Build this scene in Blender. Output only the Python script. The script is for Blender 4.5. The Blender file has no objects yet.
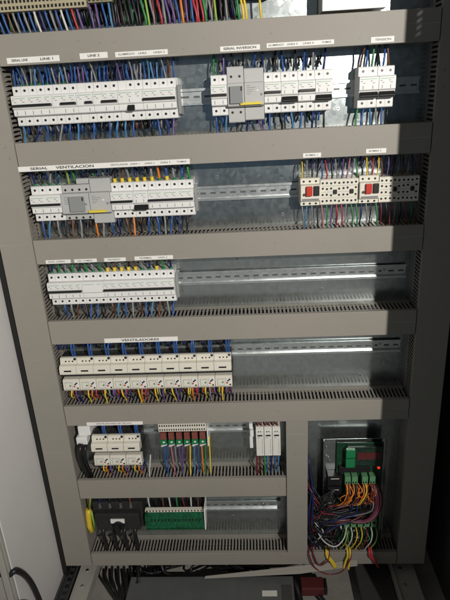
import bpy, bmesh, math, random
from mathutils import Vector, Matrix
random.seed(7)
PI = math.pi
S = bpy.context.scene
C = S.collection
# ------------------------------------------------------------------ materials
MATS = {}
def mat(name, col, rough=.5, metal=0., var=.0, scale=40., bump=0., emit=None, alpha=None, coat=0.):
    m = bpy.data.materials.new(name); m.use_nodes = True
    nt = m.node_tree; b = nt.nodes['Principled BSDF']
    b.inputs['Base Color'].default_value = (*col, 1)
    b.inputs['Roughness'].default_value = rough
    b.inputs['Metallic'].default_value = metal
    if coat: b.inputs['Coat Weight'].default_value = coat
    if emit:
        b.inputs['Emission Color'].default_value = (*emit[0], 1); b.inputs['Emission Strength'].default_value = emit[1]
    if alpha is not None: b.inputs['Alpha'].default_value = alpha
    if var or bump:
        tc = nt.nodes.new('ShaderNodeTexCoord')
        n = nt.nodes.new('ShaderNodeTexNoise'); n.inputs['Scale'].default_value = scale
        n.inputs['Detail'].default_value = 6; n.inputs['Roughness'].default_value = .65
        nt.links.new(tc.outputs['Object'], n.inputs['Vector'])
    if var:
        r = nt.nodes.new('ShaderNodeValToRGB')
        r.color_ramp.elements[0].position = .3; r.color_ramp.elements[1].position = .7
        r.color_ramp.elements[0].color = (*[c*(1-var) for c in col], 1)
        r.color_ramp.elements[1].color = (*[min(1, c*(1+var)) for c in col], 1)
        nt.links.new(n.outputs['Fac'], r.inputs['Fac']); nt.links.new(r.outputs['Color'], b.inputs['Base Color'])
        mr = nt.nodes.new('ShaderNodeMapRange')
        mr.inputs['To Min'].default_value = max(0, rough-.08); mr.inputs['To Max'].default_value = min(1, rough+.1)
        nt.links.new(n.outputs['Fac'], mr.inputs['Value']); nt.links.new(mr.outputs['Result'], b.inputs['Roughness'])
    if bump:
        bp = nt.nodes.new('ShaderNodeBump'); bp.inputs['Strength'].default_value = bump; bp.inputs['Distance'].default_value = .001
        nt.links.new(n.outputs['Fac'], bp.inputs['Height']); nt.links.new(bp.outputs['Normal'], b.inputs['Normal'])
    MATS[name] = m
    return m
mat('duct', (.300, .275, .243), .54, var=.05, scale=2.5, bump=.10)
for e_, c_ in zip([n for n in MATS['duct'].node_tree.nodes if n.type == 'VALTORGB'][0].color_ramp.elements, ((.275, .264, .230, 1), (.308, .281, .249, 1))): e_.color = c_
def scratches(m, amt, sc):
    nt = m.node_tree; b = nt.nodes['Principled BSDF']; l = b.inputs['Base Color'].links[0]; src = l.from_socket
    tc = nt.nodes.new('ShaderNodeTexCoord'); prev = src
    for k, (rot, st, th) in enumerate(((.35, (2.2, 2.2, 130), .70), (1.2, (3, 3, 170), .715), (0., (60, 60, 60), .69))):
        mp = nt.nodes.new('ShaderNodeMapping'); mp.inputs['Rotation'].default_value = (0, rot, 0); mp.inputs['Scale'].default_value = st; mp.inputs['Location'].default_value = (k*3.1, 0, k)
        n = nt.nodes.new('ShaderNodeTexNoise'); n.inputs['Scale'].default_value = sc; n.inputs['Detail'].default_value = 3
        r = nt.nodes.new('ShaderNodeMapRange'); r.inputs['From Min'].default_value = th; r.inputs['From Max'].default_value = th+.05; r.inputs['To Max'].default_value = amt
        mx = nt.nodes.new('ShaderNodeMixRGB'); mx.inputs['Color2'].default_value = (.50, .48, .44, 1) if k < 2 else (.10, .09, .08, 1)
        nt.links.new(tc.outputs['Object'], mp.inputs[0]); nt.links.new(mp.outputs[0], n.inputs['Vector']); nt.links.new(n.outputs['Fac'], r.inputs['Value'])
        nt.links.new(r.outputs['Result'], mx.inputs['Fac']); nt.links.new(prev, mx.inputs['Color1']); prev = mx.outputs['Color']
    nt.links.new(prev, b.inputs['Base Color'])
scratches(MATS['duct'], .35, 1.6)
mat('ductwall', (.27, .25, .22), .5, var=.06, scale=15)
mat('white', (.80, .80, .79), .38, var=.02, scale=30)
mat('offwhite', (.74, .73, .69), .42, var=.03, scale=30)
mat('devgrey', (.47, .475, .47), .42, var=.03, scale=30)
mat('cream', (.74, .71, .62), .45, var=.03, scale=30)
mat('beige', (.42, .37, .25), .5, var=.05, scale=30)
mat('olive', (.27, .25, .15), .5, var=.08, scale=30)
mat('black', (.012, .012, .013), .4)
mat('blackmatt', (.02, .02, .021), .6, var=.2, scale=30)
mat('darkgrey', (.045, .046, .048), .5, var=.1, scale=20)
mat('screw', (.05, .045, .045), .35, metal=.6)
mat('print', (.22, .22, .23), .6)
mat('steel', (.62, .62, .60), .3, metal=1.)
mat('greenline', (.08, .38, .16), .5)
mat('yellowlever', (.78, .62, .06), .4)
mat('paper', (.84, .83, .80), .55)
mat('ink', (.03, .03, .035), .6)
mat('red', (.55, .035, .02), .35)
mat('reddull', (.10, .02, .02), .5)
mat('relayred', (.22, .065, .05), .4)
mat('pcb', (.006, .045, .022), .4, var=.6, scale=180, coat=.2)
mat('pcbdark', (.012, .035, .022), .4, var=.6, scale=120)
mat('board', (.003, .085, .030), .35, var=.75, scale=150, coat=.3)
mat('conngreen', (.12, .30, .15), .45)
mat('connbright', (.012, .20, .07), .4)
mat('smoke', (.28, .29, .29), .12, coat=.3)
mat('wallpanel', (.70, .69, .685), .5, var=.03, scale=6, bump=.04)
mat('paintgrey', (.40, .385, .35), .5, var=.05, scale=10)
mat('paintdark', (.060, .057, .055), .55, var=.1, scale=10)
mat('boxgrey', (.11, .115, .115), .45, var=.12, scale=12)
mat('gapblack', (.008, .008, .008), .6)
mat('led', (.6, .02, .01), .4, emit=((1, .05, .02), .9))
INS = dict(blue=(.022, .088, .30), lightblue=(.06, .20, .40), navy=(.010, .022, .11), grey=(.22, .23, .24), black=(.012, .012, .014),
           purple=(.13, .075, .24), brown=(.13, .055, .03), green=(.03, .22, .06), greenyellow=(.25, .42, .06), red=(.42, .03, .04),
           orange=(.72, .20, .02), yellow=(.75, .55, .05), white=(.62, .62, .60), maroon=(.16, .02, .03), pink=(.45, .16, .22))
for k, c in INS.items(): mat('ins_'+k, c, .38)
# galvanised steel: spangle cells, brushed variation
def galv(name, base, r0, r1, metal=.92):
    m = bpy.data.materials.new(name); m.use_nodes = True; nt = m.node_tree; b = nt.nodes['Principled BSDF']
    tc = nt.nodes.new('ShaderNodeTexCoord')
    v = nt.nodes.new('ShaderNodeTexVoronoi'); v.inputs['Scale'].default_value = 95
    n0 = nt.nodes.new('ShaderNodeTexNoise'); n0.inputs['Scale'].default_value = 25; n0.inputs['Detail'].default_value = 5
    add = nt.nodes.new('ShaderNodeMixRGB'); add.blend_type = 'ADD'; add.inputs['Fac'].default_value = .02
    nt.links.new(tc.outputs['Object'], n0.inputs['Vector'])
    nt.links.new(tc.outputs['Object'], add.inputs['Color1']); nt.links.new(n0.outputs['Color'], add.inputs['Color2'])
    nt.links.new(add.outputs['Color'], v.inputs['Vector'])
    r = nt.nodes.new('ShaderNodeValToRGB')
    r.color_ramp.elements[0].color = (*[c*.88 for c in base], 1); r.color_ramp.elements[1].color = (*[min(1, c*1.10) for c in base], 1)
    nt.links.new(v.outputs['Color'], r.inputs['Fac'])
    nt.links.new(r.outputs['Color'], b.inputs['Base Color'])
    mr = nt.nodes.new('ShaderNodeMapRange'); mr.inputs['To Min'].default_value = r0; mr.inputs['To Max'].default_value = r1
    n = nt.nodes.new('ShaderNodeTexNoise'); n.inputs['Scale'].default_value = 5; n.inputs['Detail'].default_value = 8; n.inputs['Roughness'].default_value = .7
    nt.links.new(tc.outputs['Object'], n.inputs['Vector'])
    mx = nt.nodes.new('ShaderNodeMath'); mx.operation = 'MULTIPLY_ADD'; mx.inputs[1].default_value = .34
    nt.links.new(v.outputs['Color'], mx.inputs[0]); nt.links.new(n.outputs['Fac'], mx.inputs[2])
    nt.links.new(mx.outputs[0], mr.inputs['Value']); nt.links.new(mr.outputs['Result'], b.inputs['Roughness'])
    bp = nt.nodes.new('ShaderNodeBump'); bp.inputs['Strength'].default_value = .12; bp.inputs['Distance'].default_value = .0006
    nt.links.new(n0.outputs['Fac'], bp.inputs['Height']); nt.links.new(bp.outputs['Normal'], b.inputs['Normal'])
    b.inputs['Metallic'].default_value = metal
    MATS[name] = m
galv('galv', (.46, .50, .50), .12, .27, .93)
galv('galvrail', (.66, .69, .69), .24, .36, .9)
mat('slotgrey', (.10, .105, .10), .5, metal=.3)
def concrete():
    m = mat('concrete', (.30, .28, .25), .85)
    nt = m.node_tree; b = nt.nodes['Principled BSDF']; tc = nt.nodes.new('ShaderNodeTexCoord')
    n = nt.nodes.new('ShaderNodeTexNoise'); n.inputs['Scale'].default_value = 14; n.inputs['Detail'].default_value = 10; n.inputs['Roughness'].default_value = .75
    r = nt.nodes.new('ShaderNodeValToRGB'); r.color_ramp.elements[0].color = (.22, .21, .19, 1); r.color_ramp.elements[1].color = (.48, .46, .42, 1)
    nt.links.new(tc.outputs['Object'], n.inputs['Vector']); nt.links.new(n.outputs['Fac'], r.inputs['Fac']); nt.links.new(r.outputs['Color'], b.inputs['Base Color'])
concrete()
# ------------------------------------------------------------------ mesh builder
class MB:
    def __init__(s, off=(0, 0, 0)): s.v = []; s.f = []; s.m = []; s.names = []; s.sm = []; s.off = Vector(off)
    def mi(s, name):
        if name not in s.names: s.names.append(name)
        return s.names.index(name)
    def add(s, vs, fs, m, smooth=False):
        k = len(s.v); s.v += [Vector(p)-s.off for p in vs]; i = s.mi(m)
        for f in fs: s.f.append([a+k for a in f]); s.m.append(i); s.sm.append(smooth)
    def box(s, x0, x1, y0, y1, z0, z1, m):
        vs = [(x, y, z) for x in (x0, x1) for y in (y0, y1) for z in (z0, z1)]
        s.add(vs, [(0, 1, 3, 2), (4, 6, 7, 5), (0, 4, 5, 1), (2, 3, 7, 6), (0, 2, 6, 4), (1, 5, 7, 3)], m)
    def ext(s, prof, x0, x1, m):        # profile of (y,z) extruded along x
        n = len(prof)
        vs = [(x0, y, z) for y, z in prof] + [(x1, y, z) for y, z in prof]
        fs = [tuple(range(n)), tuple(reversed(range(n, 2*n)))] + [(i, i+n, (i+1) % n+n, (i+1) % n) for i in range(n)]
        s.add(vs, fs, m)
    def poly(s, pts, d, m):             # planar quad/ngon thickened by vector d
        n = len(pts); d = Vector(d); vs = [Vector(p) for p in pts]; vs += [p+d for p in vs]
        fs = [tuple(range(n)), tuple(reversed(range(n, 2*n)))] + [(i, i+n, (i+1) % n+n, (i+1) % n) for i in range(n)]
        s.add(vs, fs, m)
    def cyl(s, c, r, ax, l, m, n=14, r2=None):     # from c along axis vector ax for length l
        ax = Vector(ax).normalized(); u = ax.orthogonal().normalized(); w = ax.cross(u); c = Vector(c); r2 = r if r2 is None else r2
        vs = [c+(u*math.cos(2*PI*i/n)+w*math.sin(2*PI*i/n))*r for i in range(n)]
        vs += [c+ax*l+(u*math.cos(2*PI*i/n)+w*math.sin(2*PI*i/n))*r2 for i in range(n)]
        s.add(vs, [(i, (i+1) % n, (i+1) % n+n, i+n) for i in range(n)], m, True)
        s.add([], [], m); k = len(s.v)-2*n; i = s.mi(m)
        s.f.append([k+a for a in reversed(range(n))]); s.m.append(i); s.sm.append(False)
        s.f.append([k+n+a for a in range(n)]); s.m.append(i); s.sm.append(False)
    def tube(s, pts, r, m, n=7):
        P = [Vector(p) for p in pts]; k = len(s.v); i0 = s.mi(m); prev = None
        for j, p in enumerate(P):
            t = (P[min(j+1, len(P)-1)]-P[max(j-1, 0)]).normalized()
            if prev is None: u = t.orthogonal().normalized()
            else:
                u = prev-t*prev.dot(t); u = u.normalized() if u.length > 1e-6 else t.orthogonal().normalized()
            prev = u; w = t.cross(u)
            for a in range(n): s.v.append(p+(u*math.cos(2*PI*a/n)+w*math.sin(2*PI*a/n))*r-s.off)
        for j in range(len(P)-1):
            for a in range(n):
                s.f.append([k+j*n+a, k+j*n+(a+1) % n, k+(j+1)*n+(a+1) % n, k+(j+1)*n+a]); s.m.append(i0); s.sm.append(True)
        s.f.append([k+a for a in reversed(range(n))]); s.m.append(i0); s.sm.append(False)
        e = k+(len(P)-1)*n; s.f.append([e+a for a in range(n)]); s.m.append(i0); s.sm.append(False)
    def build(s, name, parent=None, bevel=0., loc=None):
        me = bpy.data.meshes.new(name); me.from_pydata([tuple(v) for v in s.v], [], s.f)
        for nme in s.names: me.materials.append(MATS[nme])
        me.polygons.foreach_set('material_index', s.m); me.polygons.foreach_set('use_smooth', s.sm)
        me.update(); bm = bmesh.new(); bm.from_mesh(me); bmesh.ops.recalc_face_normals(bm, faces=bm.faces); bm.to_mesh(me); bm.free()
        o = bpy.data.objects.new(name, me); C.objects.link(o)
        if parent: o.parent = parent
        if loc is not None: o.location = loc
        if bevel:
            b = o.modifiers.new('bevel', 'BEVEL'); b.width = bevel; b.segments = 2; b.limit_method = 'ANGLE'; b.angle_limit = .6
        return o
def tag(o, label=None, cat=None, group=None, kind=None):
    if label: o['label'] = label
    if cat: o['category'] = cat
    if group: o['group'] = group
    if kind: o['kind'] = kind
    return o
def thing(name, loc, label, cat, group=None):
    o = bpy.data.objects.new(name, None); C.objects.link(o); o.location = loc; o.empty_display_size = .02
    return tag(o, label, cat, group)
def inst(src, parent, loc, name=None):
    c = src.copy(); C.objects.link(c); c.parent = parent; c.location = loc
    if name: c.name = name
    return c
def dup(root, loc, label, group=None):
    r = root.copy(); C.objects.link(r); r.location = loc; r['label'] = label
    if group: r['group'] = group
    for ch in root.children:
        c = ch.copy(); C.objects.link(c); c.parent = r
        for g in ch.children:
            e = g.copy(); C.objects.link(e); e.parent = c
    return r
# ------------------------------------------------------------------ measures (metres)
D = .08                      # duct depth: covers at y=0, mounting plate at y=D
LO, LI, CL, CR, RI, RO = -.0838, 0, .6169, .6773, .95, 1.0324
BARS = [(-.0629, 0.), (-.2916, -.2259), (-.5190, -.4572), (-.7411, -.6748), (-.9953, -.9326), (-1.2522, -1.1862), (-1.5177, -1.4704)]
TOP = .26; BOT = BARS[6][0]
# ------------------------------------------------------------------ the setting
fl = MB(); fl.box(-4, 5, -4, 4, -1.75, -1.64, 'concrete')
tag(fl.build('floor'), kind='structure')
# ------------------------------------------------------------------ cabinet shell
cab = thing('electrical_cabinet', (.47, .3, -1.64), 'open switchgear cabinet with pale left side panel and dark right side', 'cabinet')
o0 = cab.location
b = MB(o0); b.box(-.095, 1.06, D, D+.003, -1.535, TOP, 'galv'); b.build('mounting_plate', cab)
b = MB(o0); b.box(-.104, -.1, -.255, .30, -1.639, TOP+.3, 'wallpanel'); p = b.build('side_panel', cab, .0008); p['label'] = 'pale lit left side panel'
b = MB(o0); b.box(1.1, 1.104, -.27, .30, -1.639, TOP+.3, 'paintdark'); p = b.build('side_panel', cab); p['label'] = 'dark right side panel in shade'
b = MB(o0)                                             # the right door stands open; its frame has a few punched slots
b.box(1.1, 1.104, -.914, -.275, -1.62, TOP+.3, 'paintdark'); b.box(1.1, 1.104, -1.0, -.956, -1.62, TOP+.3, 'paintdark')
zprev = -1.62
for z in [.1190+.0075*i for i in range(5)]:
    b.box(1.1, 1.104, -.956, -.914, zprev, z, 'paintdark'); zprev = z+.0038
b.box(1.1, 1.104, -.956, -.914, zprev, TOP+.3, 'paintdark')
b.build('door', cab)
b = MB(o0); b.box(-.1, 1.1, .30, .304, -1.639, TOP+.3, 'paintdark'); b.build('back_panel', cab)
b = MB(o0); b.box(-.23, -.106, -.262, -.250, -1.64, TOP+.3, 'paintgrey'); b.box(-.122, -.106, -.275, -.263, -1.64, TOP+.3, 'paintgrey')
b.build('door_frame', cab, .002)
for x, z in ((.445, -.115), (.752, -.19), (.915, -.10), (.46, -.335), (.62, -.435), (.50, -.55), (.72, -.64), (.90, -.56), (.55, -.78), (.83, -.90), (.50, -1.09), (.45, -1.40), (.70, -1.03), (.92, -1.30)):
    b = MB(o0); b.cyl((x, D, z), .0042, (0, -1, 0), .0018, 'steel', 10); b.cyl((x, D-.0018, z), .0018, (0, -1, 0), .0003, 'black', 6); b.build('plate_screw', cab)
# perforated bottom frame rail running front to back beside the left panel
b = MB(o0)
b.box(-.0995, -.092, -.3, .28, -1.60, -1.556, 'darkgrey'); b.box(-.092, -.066, -.3, .28, -1.60, -1.566, 'darkgrey')
b.box(-.066, -.060, -.3, .28, -1.60, -1.558, 'darkgrey')
fr = b.build('frame_rail', cab, .0006)
b = MB(o0)
for i in range(22): b.box(-.085, -.073, -.29+i*.025, -.278+i*.025, -1.5658, -1.5652, 'black')
b.build('slot_row', fr)
b = MB(o0); b.box(-.099, -.0855, .0, .05, -1.56, TOP, 'gapblack'); b.build('gap_shade', cab)  # black strip painting in the shade of the gap beside the left duct
for x0, x1, l in ((-.052, -.001, 'pale grey'), (.942, 1.012, 'shaded')):
    b = MB(o0); b.box(x0, x1, -.3, .27, -1.60, -1.56, 'paintgrey')
    b.box(x0+.001, x0+.004, -.3, .27, -1.56, -1.553, 'paintgrey')
    for k in range(6): b.cyl((x0+.025, .02-.06*k, -1.56), .005, (0, 0, 1), .003, 'steel')
    p = b.build('base_rail', cab, .001)
b = MB(o0); b.box(.835, .938, -.3, .25, -1.60, -1.585, 'paintdark'); b.build('dark_sheet', cab, .001)  # low dark sheet beside the right base rail
# ------------------------------------------------------------------ cable ducts
def hduct(x0, x1, z0, z1, label):
    o = (x0, D, z0); t = thing('cable_duct', o, label, 'cable duct', 'slotted grey cable ducts')
    b = MB(o); th = .002
    g = .0019
    b.ext([(0, z0), (.0, z1), (.012, z1), (.012, z1-th), (th, z1-th), (th, z0+th), (.012, z0+th), (.012, z0)], x0+g, x1-g, 'duct')
    b.build('duct_cover', t, .0009)
    b = MB(o)
    for zz in (z1-.0045, z0+.0025):
        b.box(x0+.002, x1-.002, .062, D-.0005, zz, zz+.002, 'ductwall')
        n = int((x1-x0-.004)/.0100); st = (x1-x0-.004)/n
        for i in range(n):
            xa = x0+.002+i*st; b.box(xa, xa+st*.50, .006, .062, zz, zz+.002, 'ductwall')
        b.box(x0+.002, x1-.002, .0045, .0095, zz, zz+.002, 'ductwall')
    b.box(x0+.002, x1-.002, D-.003, D-.0008, z0+.005, z1-.005, 'ductwall')
    b.build('slotted_wall', t)
    return t
def vduct(x0, x1, z0, z1, label, solid_below=None, outer=True):
    o = (x0, D, z0); t = thing('cable_duct', o, label, 'cable duct', 'slotted grey cable ducts')
    b = MB(o); th = .002
    b.poly([(x0, 0, z0), (x1, 0, z0), (x1, 0, z1), (x0, 0, z1)], (0, th, 0), 'duct')
    b.box(x0, x0+th, th, .012, z0, z1, 'duct'); b.box(x1-th, x1, th, .012, z0, z1, 'duct')
    b.build('duct_cover', t, .0006)
    b = MB(o)
    for xx in (x0+.0025, x1-.0045):
        b.box(xx, xx+.002, .062, D-.0005, z0, z1, 'ductwall')
        zs_ = z0 if solid_below is None else solid_below
        if solid_below is not None: b.box(xx, xx+.002, .004, .062, z0, zs_, 'ductwall')
        n = int((z1-zs_)/.0100)
        for i in range(n):
            za = zs_+i*.0100; b.box(xx, xx+.002, .006, .062, za, za+.0052, 'ductwall')
        b.box(xx, xx+.002, .0045, .0095, zs_, z1, 'ductwall')
    b.box(x0+.005, x1-.005, D-.003, D-.0008, z0, z1, 'ductwall')
    b.build('slotted_wall', t)
    return t
rows_txt = ['above the top breaker row, under the terminal strip', 'between the top breaker row and the second row', 'between the second and third device rows',
            'between the third row and the ten contactors', 'below the ten contactors, above the circuit board bay', 'short one between the three contactors and the black switch', 'lowest one, under the black rotary switch']
DU = []
for i, (z0, z1) in enumerate(BARS):
    x1 = CL if i == 5 else RI
    if i == 6: x0, x1 = LI, RI
    else: x0 = LI
    DU.append(hduct(x0, x1, z0, z1, 'grey horizontal slotted cable duct '+rows_txt[i]))
vduct(LO, LI-.0002, BOT, TOP, 'grey vertical cable duct along the pale left side panel', solid_below=-1.0)
vduct(RI+.0002, RO, BOT, TOP, 'grey vertical cable duct on the shaded right side', solid_below=-1.0)
vduct(CL+.0002, CR, BARS[6][1]+.0002, BARS[4][0]-.0002, 'short grey vertical duct between the white relays and the circuit board bay')
# ------------------------------------------------------------------ label strips with lettering (stuck on the duct covers)
def text_mesh(s, h, parent, loc, mt, width=None):
    sx = 1.3
    cu = bpy.data.curves.new('lettering', 'FONT'); cu.body = s; cu.size = h; cu.align_x = 'LEFT'; cu.align_y = 'CENTER'; cu.offset = h*(.022 if h > .0065 else .006)
    t = bpy.data.objects.new('tmp', cu); C.objects.link(t); bpy.context.view_layer.update()
    me = bpy.data.meshes.new_from_object(t.evaluated_get(bpy.context.evaluated_depsgraph_get()))
    bpy.data.objects.remove(t); me.materials.clear(); me.materials.append(MATS[mt])
    if width:
        xs = [v.co.x for v in me.vertices]; sx = width/(max(xs)-min(xs))
    me.transform(Matrix.Diagonal((sx, 1, 1, 1))); me.transform(Matrix.Rotation(PI/2, 4, 'X'))
    o = bpy.data.objects.new('lettering', me); C.objects.link(o); o.parent = parent; o.location = loc
    return o
def strip(di, x0, x1, z0, z1, words, tilt=0., h=.0072):
    t = DU[di]; o = t.location
    cx, cz = (x0+x1)/2, (z0+z1)/2
    b = MB((cx, 0, cz)); b.box(x0, x1, -.0012, -.0001, z0, z1, 'paper')
    p = b.build('label_strip', t, 0, (cx-o.x, -o.y, cz-o.z)); p.rotation_euler.y = tilt
    for s, xa, hh, *ww in words: text_mesh(s, hh, p, (xa-cx, -.0015, .0), 'ink', ww[0] if ww else None)
    return p
strip(0, .0197, .1367, -.0588, -.0469, [('SERIAL LINE', .030, .0068, .036), ('LINE 1', .094, .0068, .028)])
strip(0, .1818, .2430, -.0580, -.0462, [('LINE 2', .199, .0068, .026)])
strip(0, .2596, .3742, -.0583, -.0480, [('ALUMBRADO', .266, .0054, .036), ('LINEA', .310, .0054, .018), ('LINEA 2', .343, .0054, .024)])
strip(0, .4870, .5721, -.0596, -.0495, [('SERIAL INVERSION', .494, .0066, .070)])
strip(0, .5862, .7286, -.0575, -.0485, [('ALUMBRADO', .590, .0052, .033), ('LINEA 3', .629, .0052, .022), ('LINEA 4', .663, .0052, .022), ('TOMAS', .703, .0052, .019)])
strip(0, .8056, .8539, -.0600, -.0488, [('TENSION', .814, .0062)])
strip(1, -.0001, .4043, -.2905, -.2790, [('SERIAL', .0285, .0078, .042), ('VENTILACION', .0900, .0084, .090), ('VENTILADOR', .219, .0052), ('LINEA 1', .265, .0052), ('LINEA 2', .299, .0052), ('LINEA 3', .336, .0052), ('TOMAS', .374, .0052)])
strip(1, .6635, .7042, -.2890, -.2795, [('BOMBA 1', .669, .0052)])
strip(1, .8049, .8498, -.2866, -.2765, [('BOMBA 2', .811, .0052)])
strip(2, .0258, .0891, -.5172, -.5080, [('DIAG. LINEAS', .032, .0054)])
strip(2, .0981, .1549, -.5172, -.5083, [('LIN. TOMAS', .106, .0054)])
strip(2, .1736, .2278, -.5175, -.5083, [('TRASERO', .182, .0058)])
strip(2, .2500, .3455, -.5165, -.5072, [('NORMAL', .262, .0058), ('LINEA 2', .308, .0052)])
strip(3, .1444, .3389, -.7400, -.7275, [('VENTILADORES', .1900, .0088, .100)])
strip(4, .0597, .2188, -.9948, -.9845, [('VENTILADORES DE TECHO', .086, .0064)])
# ------------------------------------------------------------------ DIN rails
def rail(x0, x1, zc, label):
    o = (x0, D, zc); t = thing('mounting_rail', o, label, 'rail', 'steel mounting rails')
    b = MB(o)
    b.ext([(D, zc-.013), (D, zc+.013), (D-.0015, zc+.013), (D-.0015, zc-.013)], x0, x1, 'galvrail')
    for s in (-1, 1):
        b.box(x0, x1, D-.0075, D-.0015, zc+s*.0125-.0006, zc+s*.0125+.0006, 'galvrail')
        a = zc+s*.0125; c = zc+s*.0178
        b.box(x0, x1, D-.0088, D-.0075, min(a, c)-.0003, max(a, c)+.0003, 'galvrail')
    b.build('rail_profile', t)
    b = MB(o); n = int((x1-x0)/.025)
    for i in range(n): b.box(x0+.006+i*.025, x0+.020+i*.025, D-.0020, D-.00155, zc-.0022, zc+.0022, 'slotgrey')
    b.build('slot_row', t)
    for xs in (x0+.04, x1-.055):
        b = MB(o); b.cyl((xs, D-.0016, zc), .0065, (0, -1, 0), .001, 'steel'); b.cyl((xs, D-.0026, zc), .0045, (0, -1, 0), .0025, 'steel', 6); b.build('rail_screw', t)
RZ = [-.1475, -.3735, -.5945, -.8085, -1.058, -1.352]
for z, x1, l in zip(RZ, (.935, .935, .935, .935, .602, .602), ('behind the top breaker row', 'behind the second device row', 'behind the third device row, mostly bare', 'behind the ten contactors, bare on its right half', 'behind the three contactors and white relays', 'behind the black switch and green board')):
    rail(.01, x1, z, 'slotted galvanised steel mounting rail '+l)
# ------------------------------------------------------------------ miniature breakers
def disc_proto(r, y, m, name):
    b = MB(); b.cyl((0, 0, 0), r, (0, -1, 0), y, m, 12); o = b.build(name); C.objects.unlink(o); return o
SCREW = disc_proto(.0029, .0004, 'screw', 'terminal_screw')
HOLE = disc_proto(.0026, .0004, 'black', 'terminal_hole')
def child(proto, parent, loc, name): 
    c = bpy.data.objects.new(name, proto.data); C.objects.link(c); c.parent = parent; c.location = loc; return c
def breaker(x0, w, n, zc, label, toggles=(), body='white', top=.0430, bot=-.0430, stripe=True, screws=None, dn=0., group=None, marks=True, lowscrews=None):
    """local frame: x from left edge, y from plate face (negative to viewer), z from rail centre"""
    o = Vector((x0, D, zc)); t = thing('circuit_breaker', o, label, 'circuit breaker', group)
    b = MB(); pw = w/n
    ys, yn = -.050-dn, -.068-dn
    prof = [(-.004, top), (ys+.002, top), (ys, top-.002), (ys, .0235), (yn+.003, .0235), (yn, .0205), (yn, -.004), (yn+.004, -.0075), (yn+.004, -.0195), (yn+.007, -.0215), (ys, -.0225), (ys, bot+.002), (ys+.002, bot), (-.004, bot)]
    b.ext(prof, .0003, w-.0003, body)
    for i in range(1, n): 
        xx = i*pw
        b.box(xx-.0002, xx+.0002, ys-.0002, ys+.001, .0245, top-.003, 'print'); b.box(xx-.0002, xx+.0002, ys-.0002, ys+.001, bot+.003, -.0235, 'print')
    h = b.build('housing', t, .0007)
    if stripe:
        b = MB()
        k = 0
        while k < n:
            q = min(2, n-k)
            b.box(k*pw+.002, (k+q)*pw-.005, yn-.0003, yn+.001, .0168, .0177, 'greenline'); k += 2
        for i in range(n):
            if marks:
                b.box(i*pw+.003, i*pw+.007, yn-.0003, yn+.001, .0125, .0139, 'print')
                b.box(i*pw+pw*.35, i*pw+pw*.62, yn-.0003, yn+.001, .0085, .0097, 'print')
        b.build('printed_marks', t)
    for a, c, st in toggles:
        b = MB(); xa, xc = a*pw+.0012, c*pw-.0012
        if st == 'up':
            b.ext([(yn, .0035), (yn-.0085, .0045), (yn-.0085, -.0005), (yn, -.0025)], xa, xc, 'black')
        else:
            b.ext([(yn+.003, -.0085), (yn-.004, -.0165), (yn-.003, -.0215), (yn+.004, -.0195)], xa, xc, 'black')
        b.build('toggle', t, .0008)
        b = MB()
        for i in range(int(a), int(c)):
            if st == 'up': b.box(i*pw+pw*.40, i*pw+pw*.47, yn+.0036, yn+.0045, -.018, -.010, 'print')
            else: b.ext([(yn-.0003, .004), (yn-.0003, -.003), (yn+.001, -.003), (yn+.001, .004)], i*pw+pw*.35, i*pw+pw*.42, 'print')
        if b.v: b.build('position_mark', t)
    for i in (range(n) if screws is None else screws):
        child(SCREW, t, (i*pw+pw*.5, ys, .0335), 'terminal_screw')
    for i in (range(n) if lowscrews is None else lowscrews):
        child(SCREW, t, (i*pw+pw*.5, ys, -.0325), 'terminal_screw')
    return t
P1 = .01877
GB = 'white circuit breakers and residual devices on the rails'
r1 = RZ[0]
X = .0070
breaker(X, 5*P1, 5, r1, 'leftmost white breaker block of the top row, with a long black toggle bar', [(0, 5, 'up')], group=GB)
breaker(X+5*P1, 3*P1, 3, r1, 'white three-pole breaker second from the left in the top left strip', [(1, 3, 'up')], group=GB)
breaker(X+8*P1, 2*P1, 2, r1, 'narrow white residual device with a single-width toggle in the top left strip', [(1, 2, 'up')], group=GB, screws=[1], lowscrews=[1])
breaker(X+10*P1, 3*P1, 3, r1, 'white three-pole breaker, middle of top left strip, toggle over right two poles', [(1, 3, 'up')], group=GB)
breaker(X+13*P1, 3*P1, 3, r1, 'white residual device of the top left strip whose small black lever sits low', [(1, 2, 'down')], group=GB, screws=[1, 2], lowscrews=[1, 2])
breaker(X+16*P1, 4*P1, 4, r1, 'white four-pole breaker at the right end of the top left strip', [(0, 4, 'up')], group=GB)
breaker(.4608, .0365, 2, r1, 'white two-pole breaker left of the grey residual device in the top row', [(0, 2, 'up')], group=GB)
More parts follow.
